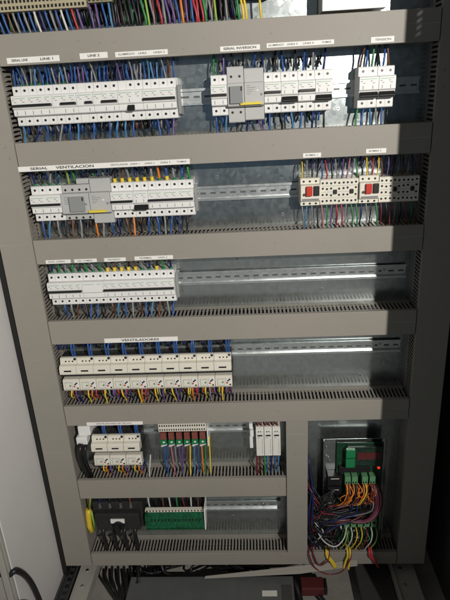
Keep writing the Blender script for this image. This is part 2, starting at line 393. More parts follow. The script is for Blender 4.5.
def residual(x0, w, n, zc, label, top, bot, lever, clear=None, dn=0., screws=True, group=GB):
    o = Vector((x0, D, zc)); t = thing('residual_device', o, label, 'residual current device', group)
    ys, yn = -.050-dn, -.069-dn
    b = MB(); b.ext([(-.004, top), (ys+.002, top), (ys, top-.002), (ys, .0250), (yn+.002, .0250), (yn, .0230), (yn, -.0225), (yn+.003, -.0250), (ys, -.0265), (ys, bot+.002), (ys+.002, bot), (-.004, bot)], .0003, w-.0003, 'devgrey')
    b.build('housing', t, .0008)
    b = MB()
    for k in range(5): b.box(w*.12, w*(.30+.09*((k*7) % 4)), yn-.0003, yn+.001, .017-k*.0042, .0180-k*.0042, 'print')
    b.box(w*.62, w*.72, yn-.0004, yn+.001, .006, .0085, 'paper'); b.box(w*.80, w*.9, yn-.0004, yn+.001, -.004, .001, 'greenline' if n < 3 else 'print')
    b.build('printed_marks', t)
    if lever:
        b = MB(); b.box(lever[0], lever[1], yn-.006, yn, -.0220, -.0165, 'yellowlever'); b.build('lever', t, .0006)
    if clear:
        b = MB(); b.box(clear[0], clear[1], yn-.008, yn, -.018, .018, 'smoke'); b.box(clear[1]-.004, clear[1]-.001, yn-.0095, yn-.0081, .008, .017, 'black'); b.build('toggle_cover', t, .0008)
    if screws:
        for i in range(n):
            child(SCREW, t, ((i+.5)*w/n, ys, top-.012 if top < .05 else .038), 'terminal_screw'); child(SCREW, t, ((i+.5)*w/n, ys, -.0375), 'terminal_screw')
    return t
residual(.4975, .0375, 2, r1, 'grey residual device with smoked cover and two screws, in the middle of the top row', .0590, -.0600, None, (.006, .034))
residual(.5352, .0440, 3, r1, 'grey residual add-on block with a yellow lever, top row left of the eight small poles', .0540, -.0560, (-.010, .038), screws=False)
for k, st, w_ in ((0, 'up', 'raised, beside the grey yellow-lever block'), (1, 'down', 'lowered, left of the middle'), (2, 'up', 'raised, right of the middle'), (3, 'down', 'lowered, at the right end beside bare plate')):
    breaker(.5795+k*.0375, .0375, 2, r1, 'white two-pole breaker, top row centre, toggle '+w_, [(0, 2, st)], group=GB)
breaker(.7870, .0420, 2, r1, 'left one of the pair of white two-pole breakers alone at the upper right', [(0, 2, 'down')], group=GB, dn=.002)
breaker(.8300, .0365, 2, r1, 'right one of the pair of white two-pole breakers alone at the upper right', [(0, 2, 'down')], group=GB, dn=-.001)
# row two
r2 = RZ[1]
breaker(.0085, .0757, 4, r2, 'white four-pole breaker at the left end of the second row', [(0, 4, 'up')], group=GB)
residual(.0845, .0690, 4, r2, 'grey four-pole residual device with smoked toggle cover in the second row', .0430, -.0430, None, (.022, .058))
t = residual(.1540, .0510, 3, r2, 'grey residual add-on block with a yellow lever and a raised step, second row', .0560, -.0540, (-.004, .040), screws=False)
b = MB(); b.box(-.034, -.0004, -.043, -.006, .0435, .0560, 'devgrey'); b.build('housing_step', t, .0008)
breaker(.2055, .0546, 3, r2, 'white three-pole breaker right of the grey residual block in the second row', [(0, 3, 'up')], group=GB)
breaker(.2601, .0364, 2, r2, 'white residual device with lowered black lever, middle of second row strip', [(0, 2, 'down')], group=GB)
breaker(.2965, .1092, 6, r2, 'white six-pole breaker block at the right end of the second row strip', [(0, 6, 'up')], group=GB)
# row three
r3 = RZ[2]-.003
P3 = .01825
breaker(.0120, 5*P3, 5, r3, 'white five-pole breaker block at the left end of the third row', [(0, 5, 'up')], group=GB)
breaker(.0120+5*P3, 3*P3, 3, r3, 'white toggle-less device between the two toggle bars of the third row', [], group=GB, marks=False)
breaker(.0120+8*P3, 10*P3, 10, r3, 'long white ten-pole breaker block at the right end of the third row strip', [(0, 10, 'up')], group=GB)
for xx, zc in ((.4060, r2), (.3410, r3), (.3835, r1)):
    b = MB(); b.ext([(-.004, .028), (-.042, .028), (-.046, .012), (-.046, -.034), (-.004, -.040)], 0, .0075, 'smoke')
    tag(b.build('end_stop', None, .0008, (xx, D, zc)), 'smoky grey end stop closing the right end of the '+{r1: 'top left', r2: 'second row', r3: 'third row'}[zc]+' breaker strip', 'end stop', 'grey end stops on the rails')
# ------------------------------------------------------------------ motor starters with screw blocks (second row, right)
def starter(x0, w, label):
    t = thing('motor_starter', (x0, D, -.372), label, 'motor starter', 'cream motor starters with red buttons')
    b = MB(); b.ext([(-.004, .033), (-.058, .033), (-.060, .031), (-.060, .020), (-.072, .018), (-.072, -.018), (-.062, -.022), (-.062, -.031), (-.004, -.031)], .0004, w-.0004, 'cream')
    b.box(.003, w-.003, -.0724, -.0715, -.0175, -.0130, 'print')
    b.build('housing', t, .0009)
    b = MB(); b.box(w*.28, w*.58, -.081, -.0722, -.006, .0165, 'red'); p = b.build('push_button', t, .001); p['label'] = 'red push button'
    b = MB(); b.box(w*.66, w*.94, -.078, -.0722, -.006, .0165, 'black'); p = b.build('push_button', t, .001); p['label'] = 'black push button'
    b = MB(); b.cyl((w*.18, -.0722, -.003), .003, (0, -1, 0), .003, 'darkgrey'); b.build('dial', t)
    for i in range(3): child(HOLE, t, (w*(.18+.31*i), -.060, .0255), 'terminal_hole'); child(HOLE, t, (w*(.18+.31*i), -.062, -.0265), 'terminal_hole')
    return t
def block(x0, w, label):
    t = thing('terminal_block', (x0, D, -.372), label, 'terminal block', 'cream screw terminal blocks beside the motor starters')
    b = MB(); b.ext([(-.004, .028), (-.058, .028), (-.060, .026), (-.060, -.030), (-.058, -.032), (-.004, -.032)], .0004, w-.0004, 'cream')
    for zz in (.0125, -.0015, -.0155): b.box(.003, w-.003, -.0603, -.0595, zz-.0003, zz+.0003, 'print')
    b.build('housing', t, .0009)
    rnd = random.Random(3)
    for r, zz in enumerate((.0195, .0065, -.0085, -.0230)):
        for i in range(9):
            if r in (1, 2) and i in (3, 7) : continue
            child(HOLE, t, (w*(.07+.107*i)+rnd.uniform(-.0005, .0005), -.060, zz+rnd.uniform(-.001, .001)), 'terminal_hole')
    for i in (3, 7):
        b = MB(); b.box(w*(.07+.107*i)-.004, w*(.07+.107*i)+.004, -.0655, -.060, -.006, .004, 'black'); b.build('selector', t, .0006)
    return t
starter(.6588, .0460, 'cream motor starter with red button, the left one of the two')
block(.7055, .0900, 'cream block of screw terminals between the two red-buttoned starters')
starter(.7960, .0460, 'cream motor starter with red button, the right one of the two')
block(.8430, .0930, 'cream block of screw terminals partly in shade at the right duct')
# ------------------------------------------------------------------ contactors and overload relays
def contactor(loc, label, group):
    w = .0466; t = thing('contactor', loc, label, 'contactor', group)
    b = MB(); b.box(.0006, w-.0006, -.050, -.004, -.0220, .0180, 'blackmatt'); b.build('rear_base', t)  # dark rear base, blacked to put in the shade across the top
    b = MB(); b.ext([(-.0502, .0235), (-.058, .0235), (-.061, .0205), (-.064, .0080), (-.074, .0060), (-.078, .0020), (-.080, -.0150), (-.078, -.0185), (-.0502, -.0225)], .0004, w-.0004, 'cream')
    b.box(.002, w-.002, -.0792, -.078, -.0152, -.0148, 'print')
    b.build('housing', t, .0008)
    b = MB(); b.box(.013, .033, -.0800, -.0780, -.0092, -.0050, 'black'); b.build('indicator_window', t, .0004)
    b = MB(); b.box(.010, .040, -.0728, -.0700, .0050, .0062, 'conngreen'); b.box(.006, .018, -.0795, -.0785, -.0142, -.0130, 'print'); b.build('printed_marks', t)
    for i in range(3):
        b = MB(); b.cyl((.016+i*.0095, -.0615, .0140), .0022, (0, -1, .25), .002, 'relayred' if i == 1 else 'screw', 10); b.build('terminal_screw', t)
    b = MB(); b.cyl((.0415, -.0600, .0195), .0036, (0, -1, .5), .003, 'black', 10); b.build('terminal_screw', t)
    b = MB(); b.box(-.0008, w+.0008, -.062, -.004, -.0320, -.0232, 'black'); b.build('gap_strip', t)  # black strip put in as the dark gap above the relay
    return t
def relay(loc, label, group):
    w = .0466; t = thing('overload_relay', loc, label, 'overload relay', group)
    b = MB(); b.box(.0010, w-.0010, -.050, -.004, -.0165, .0165, 'blackmatt'); b.build('rear_base', t)
    b = MB(); b.ext([(-.0502, .0175), (-.066, .0175), (-.070, .0150), (-.072, -.0120), (-.068, -.0175), (-.0502, -.0175)], .0006, w-.0006, 'cream')
    b.box(.0060, .0260, -.0722, -.0700, -.0110, .0105, 'devgrey'); b.box(.0072, .0248, -.0726, -.0721, -.0095, .0090, 'cream')
    b.box(.0300, .0440, -.0735, -.0700, -.0040, .0130, 'white')
    b.build('housing', t, .0007)
    b = MB(); b.cyl((.0125, -.0724, .0), .0032, (0, -1, 0), .001, 'offwhite'); b.cyl((.0205, -.0724, .0), .0026, (0, -1, 0), .001, 'conngreen'); b.build('dial', t)
    b = MB(); b.cyl((.0330, -.0735, -.0010), .0022, (0, -1, 0), .002, 'red'); b.build('reset_button', t)
    for x, z in ((.0395, .0085), (.0355, .0050), (.0405, -.0085)): child(HOLE, t, (x, -.0735 if z > -.004 else -.0715, z), 'terminal_hole')
    return t
ordn = ['leftmost', 'second', 'third', 'fourth', 'fifth', 'fifth from the right', 'fourth from the right', 'third from the right', 'next to last', 'rightmost']
def pos(i): return ordn[i] + (' from the left' if 1 <= i <= 4 else '')
c0 = contactor((.0083, D, -.8150), 'cream contactor, leftmost of the ten in the long row', 'row of ten contactors')
q0 = relay((.0083, D, -.8710), 'cream overload relay, leftmost under the row of ten contactors', 'overload relays under the ten contactors')
for i in range(1, 10):
    dup(c0, (.0083+i*.04665, D, -.8150), 'cream contactor, '+pos(i)+' of the ten in the long row')
    dup(q0, (.0083+i*.04665, D, -.8710), 'cream overload relay, '+pos(i)+' under the row of ten contactors')
for i, w_ in enumerate(('left one, beside the white plug', 'middle one', 'right one, beside bare steel plate')):
    dup(c0, (.0595+i*.0471, D, -1.0680), 'cream contactor of the lower group of three, '+w_, 'lower group of three contactors')
    dup(q0, (.0595+i*.0471, D, -1.1250), 'cream overload relay under the lower group of three contactors, '+w_, 'overload relays under the three contactors')
# ------------------------------------------------------------------ row five: plug, terminal relays, white relays
t = thing('power_plug', (.025, D, -1.05), 'white angular plug with thick black lead at the left of the three contactors', 'plug')
b = MB(t.location); b.box(.022, .058, .020, .07, -1.043, -1.012, 'white'); b.box(.016, .048, .010, .055, -1.068, -1.0435, 'white'); b.build('housing', t, .003)
b = MB(t.location); b.tube([(.030, .008, -1.062), (.028, -.004, -1.075), (.024, .0, -1.10), (.024, .01, -1.14), (.034, .02, -1.19)], .0075, 'black', 10)
b.tube([(.044, .01, -1.066), (.040, .0, -1.08), (.034, .008, -1.12), (.042, .02, -1.19)], .005, 'black', 8); b.build('power_lead', t)
t = thing('terminal_carrier', (.2557, D, -1.03), 'cream toothed carrier strip above the small red and green relays', 'terminal strip')
b = MB(t.location); b.box(.2540, .3920, .028, .076, -1.0405, -1.0150, 'cream'); b.build('carrier_body', t, .0008)
b = MB(t.location)
for i in range(20):
    xx = .2575+i*.0067
    b.box(xx, xx+.0032, .0272, .0282, -1.0235, -1.0175, 'black'); b.box(xx, xx+.0032, .0272, .0282, -1.0370, -1.0310, 'darkgrey')
b.build('wire_entry', t)
tr = thing('interface_relay', (.2560, D, -1.07), 'tiny red and green interface relay, leftmost of the six', 'relay', 'six small interface relays')
def mk_if(t):
    b = MB(); b.box(.0008, .0195, -.046, -.004, -.0245, .0285, 'pcbdark'); b.build('housing', t, .0006)
    b = MB(); b.box(.0030, .0190, -.058, -.0462, .0060, .0270, 'relayred'); b.build('relay_cube', t, .0008)
    b = MB(); b.box(.0015, .0185, -.056, -.0462, -.0120, .0030, 'connbright'); b.box(.008, .0135, -.0565, -.0560, -.006, -.001, 'paper'); b.build('terminal_plug', t, .0006)
    b = MB(); b.poly([(.0015, -.052, -.0185), (.0185, -.052, -.0135), (.0185, -.052, -.0165), (.0015, -.052, -.0230)], (0, .005, 0), 'white'); b.build('marker_tab', t)
mk_if(tr)
for i in range(1, 6): dup(tr, (.2560+i*.0226, D, -1.07), 'tiny red and green interface relay, '+('second from the left', 'third from the left', 'third from the right', 'second from the right', 'rightmost, beside the white end plate')[i-1]+' of the six')
b = MB(); b.box(0, .0035, -.056, -.004, -.055, .012, 'white'); tag(b.build('end_plate', None, .0006, (.3932, D, -1.035)), 'thin white end plate right of the six small relays', 'end plate')
tw = thing('slim_relay', (.5325, D, -1.062), 'slim white relay module, leftmost of three beside the thin white bracket', 'relay', 'three slim white relay modules')
b = MB(); b.ext([(-.004, .044), (-.070, .044), (-.080, .038), (-.080, -.046), (-.076, -.049), (-.004, -.049)], .0005, .0226, 'offwhite'); b.build('housing', tw, .001)
b = MB(); b.box(.005, .0185, -.0812, -.0800, .0200, .0240, 'black'); b.build('label_window', tw)
b = MB(); b.box(.0065, .0095, -.0810, -.0800, .0335, .0365, 'ink'); b.box(.0125, .0155, -.0810, -.0800, .0335, .0365, 'ink'); b.box(.0175, .0182, -.0806, -.0800, -.040, .010, 'print'); b.box(.004, .011, -.0806, -.080, .014, .0152, 'print'); b.build('printed_marks', tw)
dup(tw, (.5556, D, -1.062), 'slim white relay module, middle one of three'); dup(tw, (.5787, D, -1.062), 'slim white relay module, rightmost of three by the grey vertical duct')
b = MB(); b.box(0, .010, -.055, -.004, -.042, .040, 'white'); b.box(.002, .012, -.068, -.050, .006, .026, 'white'); tag(b.build('rail_clamp', None, .001, (.5145, D, -1.058)), 'thin white bracket standing left of the three slim relays', 'bracket')
# ------------------------------------------------------------------ row six: rotary switch, green terminal board
t = thing('rotary_switch', (.1, D, -1.34), 'wide black rotary main switch with four silver terminals and a white plate', 'switch')
o = t.location
b = MB(o); b.box(.0255, .1790, .024, D-.004, -1.383, -1.288, 'blackmatt'); b.box(.034, .170, .004, .024, -1.376, -1.316, 'blackmatt'); b.build('housing', t, .002)
b = MB(o); b.box(.082, .1245, .0, .0039, -1.3475, -1.3335, 'paper'); b.build('name_plate', t)
b = MB(o); b.cyl((.105, .0037, -1.356), .0165, (0, -1, 0), .008, 'black', 24); b.box(.0985, .1115, -.022, -.0045, -1.374, -1.338, 'black'); b.build('knob', t, .0015)
for x in (.049, .080, .1135, .1445):
    b = MB(o); b.cyl((x, .0235, -1.3040), .0052, (0, -1, 0), .005, 'steel', 12); b.box(x-.003, x+.003, .0200, .0235, -1.298, -1.289, 'steel'); b.build('terminal', t)
for i in range(4):
    b = MB(o); b.box(.042+i*.033, .064+i*.033, .010, .03, -1.3835, -1.3765, 'black'); b.build('terminal_shroud', t, .001)
t = thing('terminal_board', (.28, D, -1.34), 'bright green terminal circuit board with cream connector row', 'circuit board'); o = t.location
b = MB(o); b.poly([(.190, .020, -1.3240), (.3680, .020, -1.3240), (.3680, .002, -1.3700), (.190, .002, -1.3700)], (0, .004, .0015), 'board')
b.build('board', t)
b = MB(o); b.box(.189, .195, .0, .05, -1.372, -1.320, 'board'); b.box(.190, .3675, -.001, .006, -1.3730, -1.3702, 'board'); b.build('board_edge', t)
b = MB(o); b.box(.187, .372, .018, .030, -1.3230, -1.3150, 'cream'); b.box(.190, .368, .0305, .07, -1.340, -1.322, 'black')
for i in range(18): b.box(.1905+i*.0098, .1905+i*.0098+.0045, .0172, .0185, -1.3205, -1.3160, 'black')
b.build('connector_row', t)
b = MB(o)
for i in range(15): 
    b.box(.204+i*.0105, .2085+i*.0105, .0072+.001, .0140, -1.3500, -1.3445, 'pcbdark'); b.box(.204+i*.0105, .2085+i*.0105, .0065, .0105, -1.3600, -1.3560, 'connbright')
b.build('solder_pads', t)
b = MB(o); b.poly([(.369, .066, -1.300), (.369, .004, -1.300), (.369, -.004, -1.371), (.369, .03, -1.371)], (.0035, 0, 0), 'white'); b.build('side_plate', t)
t = thing('earth_lug', (.01, D, -1.36), 'yellow sleeved lug at the left of the black rotary switch', 'cable lug'); o = t.location
b = MB(o); b.tube([(.008, .03, -1.318), (.006, .026, -1.335), (.005, .022, -1.375), (.009, .022, -1.398)], .0088, 'ins_yellow', 10); b.build('sleeve', t)
b = MB(o); b.tube([(.012, .035, -1.25), (.009, .034, -1.28), (.010, .03, -1.318)], .003, 'ins_brown', 8); b.tube([(.018, .04, -1.25), (.017, .036, -1.285), (.012, .03, -1.318)], .003, 'ins_greenyellow', 8)
b.tube([(.016, .03, -1.325), (.019, .026, -1.36), (.016, .03, -1.40)], .0035, 'ins_greenyellow', 8); b.build('lug_wire', t)
# ------------------------------------------------------------------ circuit board bay
t = thing('control_board', (.82, D, -1.46), 'dark control circuit board on a metal tray with green plug connectors', 'circuit board'); o = t.location
b = MB(o); b.box(.728, .905, .046, .048, -1.465, -1.090, 'galv'); b.box(.7265, .7285, .036, .048, -1.465, -1.090, 'galv'); b.box(.9045, .9065, .026, .048, -1.465, -1.090, 'galv'); b.build('tray', t, .0006)
b = MB(o); b.box(.764, .897, .034, .036, -1.457, -1.094, 'pcb'); b.build('board', t)
b = MB(o)
b.box(.792, .894, .020, .0335, -1.166, -1.100, 'pcbdark'); b.box(.770, .860, .022, .0335, -1.190, -1.170, 'black'); b.build('display_module', t, .001)
b = MB(o); b.box(.820, .888, .0185, .0195, -1.142, -1.118, 'reddull'); b.build('red_film', t)
for z0, z1 in ((-1.126, -1.100), (-1.160, -1.132)):
    b = MB(o); b.box(.786, .812, .006, .0195, z0, z1, 'connbright'); b.build('plug_connector', t, .0012)
b = MB(o); b.box(.882, .889, .028, .0335, -1.183, -1.179, 'led'); b.build('indicator_light', t, .0006)
for x in (.786, .806, .835, .857):
    b = MB(o); b.box(x, x+.0165, .010, .0335, -1.222, -1.196, 'conngreen')
    b.box(x+.002, x+.006, .0092, .0100, -1.218, -1.212, 'black'); b.box(x+.0095, x+.0135, .0092, .0100, -1.218, -1.212, 'black'); b.build('plug_connector', t, .0008)
for i in range(5):
    x = .789+i*.0200
    b = MB(o); b.box(x, x+.0150, .012, .0335, -1.384, -1.352, 'conngreen'); b.box(x+.003, x+.012, .0112, .0120, -1.372, -1.362, 'black'); b.build('plug_connector', t, .0008)
for z in (-1.213, -1.253, -1.334, -1.378):
    b = MB(o); b.box(.738, .778, .016, .0455, z-.016, z+.016, 'black'); b.box(.746, .770, .0152, .0160, z+.006, z+.008, 'paper'); b.build('relay_cube', t, .001)
for k in range(48):
    rx, rz = random.uniform(.77, .885), random.choice([random.uniform(-1.34, -1.25), random.uniform(-1.45, -1.39)])
    b = MB(o); w = random.uniform(.003, .007); b.box(rx, rx+w, .028, .0338, rz, rz+w*random.uniform(.6, 1.4), random.choice(['black', 'paper', 'steel', 'relayred', 'connbright'])); b.build('component', t)
for x, z in ((.7365, -1.120), (.742, -1.155), (.7465, -1.165), (.736, -1.150)):
    b = MB(o); b.cyl((x, .0458, z), .0045, (0, -1, 0), .004, 'steel', 8); b.build('tray_screw', t)
# ------------------------------------------------------------------ wires
NW = [0]
BG = MB()
def curve(pts, n=6):
    P = [Vector(p) for p in pts]; P = [P[0]*2-P[1]]+P+[P[-1]*2-P[-2]]; out = []
    for i in range(1, len(P)-2):
        for k in range(n):
            t = k/n; a, b_, c, d = P[i-1], P[i], P[i+1], P[i+2]
            out.append(.5*((2*b_)+(c-a)*t+(2*a-5*b_+4*c-d)*t*t+(-a+3*b_-3*c+d)*t**3))
    out.append(P[-2]); return out
def cn(c): return {'lightblue': 'light blue', 'greenyellow': 'green and yellow', 'navy': 'dark blue', 'maroon': 'dark red'}.get(c, c)
STUFF = [False]
def wire(pts, r, col, where, ferr=None, n=5, sides=6, group=None):
    if STUFF[0]: BG.tube(curve(pts, n), r, 'ins_'+col, sides); return None
    base = Vector(pts[0]); b = MB(base); b.tube(curve(pts, n), r, 'ins_'+col, sides)
    o = b.build('wire'); o.location = base; NW[0] += 1
    lab = cn(col)+' insulated wire '+where
    tag(o, lab, 'wire', group or ('wires '+where))
    if ferr:
        fc, a, ln, fr_ = ferr; a = Vector(a); bb = MB(base)
        bb.tube([a, a+Vector((0, 0, ln*.5)), a+Vector((0, 0, ln))], fr_, fc, 8); bb.build('ferrule', o)
    return o
def bgwire(pts, r, col): BG.tube(curve(pts, 3), r, 'ins_'+col, 5)
def up(x, zd, zb, col, where, y0=.040, ferr=None, r=.0021, lean=.006):
    """from a terminal at height zd up into the duct whose underside is zb"""
    dx = random.uniform(-lean, lean); y1 = random.uniform(.024, .050)
    f = None
    if ferr: f = (ferr, (x, y0-.001, zd-.002), .015 if ferr == 'ins_yellow' else .010, r*(1.55 if ferr == 'ins_yellow' else 1.3))
    return wire([(x, y0+.006, zd-.006), (x, y0, zd+.004), (x+dx*.5, y0-.002, (zd+zb)/2), (x+dx, y1, zb-.002), (x+dx*1.1, y1, zb+.018)], r, col, where, f)
def down(x, zd, zt, col, where, y0=.040, r=.0021, lean=.006):
    dx = random.uniform(-lean, lean); y1 = random.uniform(.020, .045)
    return wire([(x, y0+.006, zd+.006), (x, y0, zd-.004), (x+dx*.6, y0-.004, (zd+zt)/2), (x+dx, y1, zt+.002), (x+dx*1.1, y1, zt-.018)], r, col, where)
def bgfill(x0, x1, za, zb, n, cols, y=(.050, .070), r=.0020):
    for i in range(n):
        x = x0+(x1-x0)*(i+random.random())/n; dx = random.uniform(-.008, .008); yy = random.uniform(*y)
        bgwire([(x, yy, za-.012), (x+dx*.5, yy-.006, (za+zb)/2), (x+dx, yy, zb+.014)], r, random.choice(cols))
def pick(seq): return random.choice(seq)
# top row
b0, b1, b2, b3, b4, b5, b6 = BARS
blues = ['blue', 'blue', 'blue', 'lightblue', 'grey', 'navy', 'black', 'purple']
for i in range(20):
    x = .0070+(i+.5)*P1
    gy = i in (1, 2, 3, 4, 6)
    c = ['blue', 'blue', 'grey', 'black', 'blue', 'grey', 'lightblue', 'blue', 'purple', 'blue', 'grey', 'blue', 'black', 'purple', 'blue', 'grey', 'blue', 'lightblue', 'blue', 'brown'][i]
    up(x-.004, r1+.040, b0[0], c, 'rising from the top left breaker strip', ferr='connbright' if gy else None)
    STUFF[0] = True; up(x+.005, r1+.040, b0[0], pick(['blue', 'grey', 'navy', 'purple', 'lightblue']), ''); STUFF[0] = False
    down(x-.003, r1-.040, b1[1], pick(blues), 'leaving the underside of the top left breaker strip', r=.0025)
bgfill(.006, .366, b0[0], b0[0]-.05, 62, ['navy', 'grey', 'black', 'blue', 'black', 'navy', 'purple'], r=.0023)
bgfill(.012, .366, r1-.03, b1[1], 66, ['navy', 'grey', 'black', 'blue', 'brown'], r=.0023)
for i in range(12):
    x = .468+i*.0222; c = ['green', 'purple', 'black', 'black', 'blue', 'navy', 'black', 'blue', 'black', 'blue', 'grey', 'navy'][i]
    z = r1+(.058 if 2 <= i <= 4 else .040)
    up(x, z, b0[0], c, 'rising from the top row centre breakers', r=.0024)
for i in range(11): down(.468+i*.0246, r1-(.057 if 2 <= i <= 4 else .040), b1[1], ['blue', 'lightblue', 'black', 'navy', 'purple', 'blue', 'black', 'lightblue', 'blue', 'navy', 'black'][i], 'leaving the underside of the top row centre breakers', r=.0024)
bgfill(.468, .712, b0[0], b0[0]-.045, 34, ['black', 'navy', 'grey', 'black'])
bgfill(.468, .712, r1-.03, b1[1], 22, ['black', 'navy', 'blue', 'grey'])
for i, c in enumerate(['brown', 'blue', 'green', 'black', 'blue', 'brown']): up(.793+i*.0125, r1+.04, b0[0], c, 'rising from the two breakers at the upper right', r=.0024)
for i, c in enumerate(['green', 'blue', 'lightblue', 'grey', 'blue', 'black']): down(.790+i*.0135, r1-.04, b1[1], c, 'leaving the two breakers at the upper right', r=.0024)
# second row
for i in range(4): up(.018+i*.019, r2+.040, b1[0], ['navy', 'black', 'grey', 'navy'][i], 'rising from the left breaker of the second row', ferr='connbright', r=.0028)
for i in range(4): up(.010+.088+i*.017, r2+.042, b1[0], ['greenyellow', 'green', 'navy', 'black'][i], 'rising behind the grey residual device of the second row', r=.0026, y0=.05)
for i in range(11):
    x = .2055+(i+.5)*.0182; up(x, r2+.040, b1[0], ['black', 'brown', 'grey', 'navy', 'black', 'grey', 'orange', 'blue', 'grey', 'blue', 'green'][i], 'rising from the second row breaker strip', ferr='ins_yellow' if i in (0, 1, 2, 3, 4, 5, 7) else 'connbright', r=.0030)
for i in range(20): down(.020+i*.0192, r2-.040, b2[1], ['blue', 'lightblue', 'grey', 'black', 'brown', 'grey', 'black', 'orange', 'grey', 'blue', 'navy', 'brown', 'orange', 'black', 'blue', 'blue', 'grey', 'blue', 'navy', 'black'][i], 'leaving the underside of the second row strip', r=.0026)
bgfill(.006, .388, b1[0], b1[0]-.04, 34, ['black', 'navy', 'grey', 'black', 'green'])
bgfill(.014, .388, r2-.03, b2[1], 34, ['black', 'navy', 'grey', 'brown'])
STUFF[0] = True
mc = ['yellow', 'grey', 'black', 'black', 'blue', 'red', 'black', 'grey', 'purple', 'pink', 'grey', 'green', 'black', 'yellow', 'red', 'yellow', 'brown', 'purple', 'black', 'grey', 'brown', 'grey', 'black', 'maroon']
for i, c in enumerate(mc): up(.664+i*.0117, -.341, b1[0], c, 'rising from the motor starters', y0=.03, r=.0016)
md = ['grey', 'lightblue', 'grey', 'black', 'pink', 'green', 'purple', 'red', 'red', 'grey', 'green', 'green', 'navy', 'grey', 'black', 'green', 'maroon', 'black', 'red', 'grey', 'black', 'maroon', 'green', 'brown']
for i, c in enumerate(md): down(.664+i*.0117, -.402, b2[1], c, 'leaving the underside of the motor starters', y0=.03, r=.0016)
STUFF[0] = False
bgfill(.668, .928, b1[0], b1[0]-.05, 30, ['black', 'purple', 'navy', 'grey'], r=.0015)
# third row
for i in range(18):
    x = .0120+(i+.5)*P3; up(x, r3+.040, b2[0], ['navy', 'green', 'grey', 'green', 'black', 'green', 'grey', 'green', 'black', 'brown', 'grey', 'black', 'brown', 'grey', 'navy', 'black', 'green', 'navy'][i], 'rising from the third row breaker strip', ferr='ins_yellow' if i in (8, 9, 10, 11, 12, 15) else 'connbright', r=.0030)
for i in range(18):
    x = .0120+(i+.5)*P3; down(x, r3-.040, b3[1], ['black', 'blue', 'grey', 'brown', 'black', 'blue', 'blue', 'black', 'brown', 'lightblue', 'blue', 'grey', 'brown', 'blue', 'lightblue', 'brown', 'grey', 'blue'][i], 'leaving the underside of the third row strip', r=.0028)
bgfill(.006, .330, b2[0], b2[0]-.035, 26, ['black', 'navy', 'green']); bgfill(.014, .330, r3-.03, b3[1], 24, ['black', 'navy', 'brown'])
# ten contactors
for i in range(10):
    for k in range(2): up(.0083+i*.04665+.034+k*.0065, -.790, b3[0], ('blue', 'blue')[k], 'dropping to the row of ten contactors', y0=.028, r=.0026, lean=.002)
    cc = [['yellow', 'purple', 'navy'], ['yellow', 'orange', 'red'], ['yellow', 'grey', 'purple']][i % 3]
    for k, c in enumerate(cc): down(.0083+i*.04665+.018+k*.0115, -.886, b4[1], c, 'leaving the overload relays under the ten contactors', y0=.020, r=.0022)
    bgfill(.01+i*.04665, .054+i*.04665, -.875, b4[1], 9, ['black', 'orange', 'purple', 'red', 'black', 'yellow', 'brown', 'maroon'], y=(.026, .055))
bgfill(.0, .475, b3[0], b3[0]-.05, 70, ['black', 'navy', 'black', 'navy'], y=(.045, .07), r=.0026)
# row five
for i in range(3):
    for k in range(2): up(.0595+i*.0471+.034+k*.006, -1.043, b4[0], 'blue', 'dropping to the lower three contactors', y0=.028, r=.0026, lean=.002)
    for k, c in enumerate(['yellow', 'orange', 'purple']): down(.0595+i*.0471+.022+k*.010, -1.140, b5[1], c, 'leaving the lower three overload relays', y0=.020, r=.0022)
bgfill(.0, .205, b4[0], b4[0]-.045, 30, ['black', 'navy', 'black'], y=(.045, .07), r=.0026); bgfill(.05, .205, -1.13, b5[1], 26, ['black', 'navy', 'purple', 'black'], y=(.035, .06))
for i, c in enumerate(['blue', 'blue', 'pink', 'grey', 'purple', 'purple', 'brown', 'yellow', 'lightblue', 'blue', 'orange', 'green']): down(.262+i*.0112, -1.093, b5[1], c, 'hanging from the six small relays', y0=.035, r=.0022)
wire([(.222, .03, -1.12), (.219, .02, -1.15), (.212, .02, -1.195)], .002, 'white', 'bent loose right of the lower three contactors')
wire([(.398, .03, -1.06), (.397, .028, -1.13), (.394, .03, -1.195)], .0022, 'yellow', 'hanging beside the thin white end plate')
for i, c in enumerate(['maroon', 'brown', 'maroon', 'maroon', 'brown', 'maroon']): up(.538+i*.0112, -1.020, b4[0], c, 'above the three slim white relays', y0=.015, r=.0026)
for i, c in enumerate(['maroon', 'maroon', 'green', 'lightblue', 'navy', 'blue', 'lightblue']): down(.534+i*.0105, -1.108, b5[1], c, 'below the three slim white relays', y0=.020, r=.0024)
# row six
for i in range(4):
    wire([(.052+i*.033, .020, -1.378), (.050+i*.033, .008, -1.395), (.052+i*.033, .010, -1.43), (.049+i*.033, .022, -1.472), (.049+i*.033, .024, -1.50)], .0062, 'black', 'thick, leaving the black rotary switch downwards', sides=10)
    up(.049+i*.0318, -1.300, b5[0], ['navy', 'black', 'black', 'brown'][i], 'feeding the top of the black rotary switch', y0=.026, r=.0032, lean=.003)
for i, c in enumerate(['white', 'black', 'brown', 'white', 'green', 'maroon', 'white', 'brown']): up(.198+i*.0215, -1.318, b5[0], c, 'feeding the top of the green terminal board', y0=.036, r=.0024)
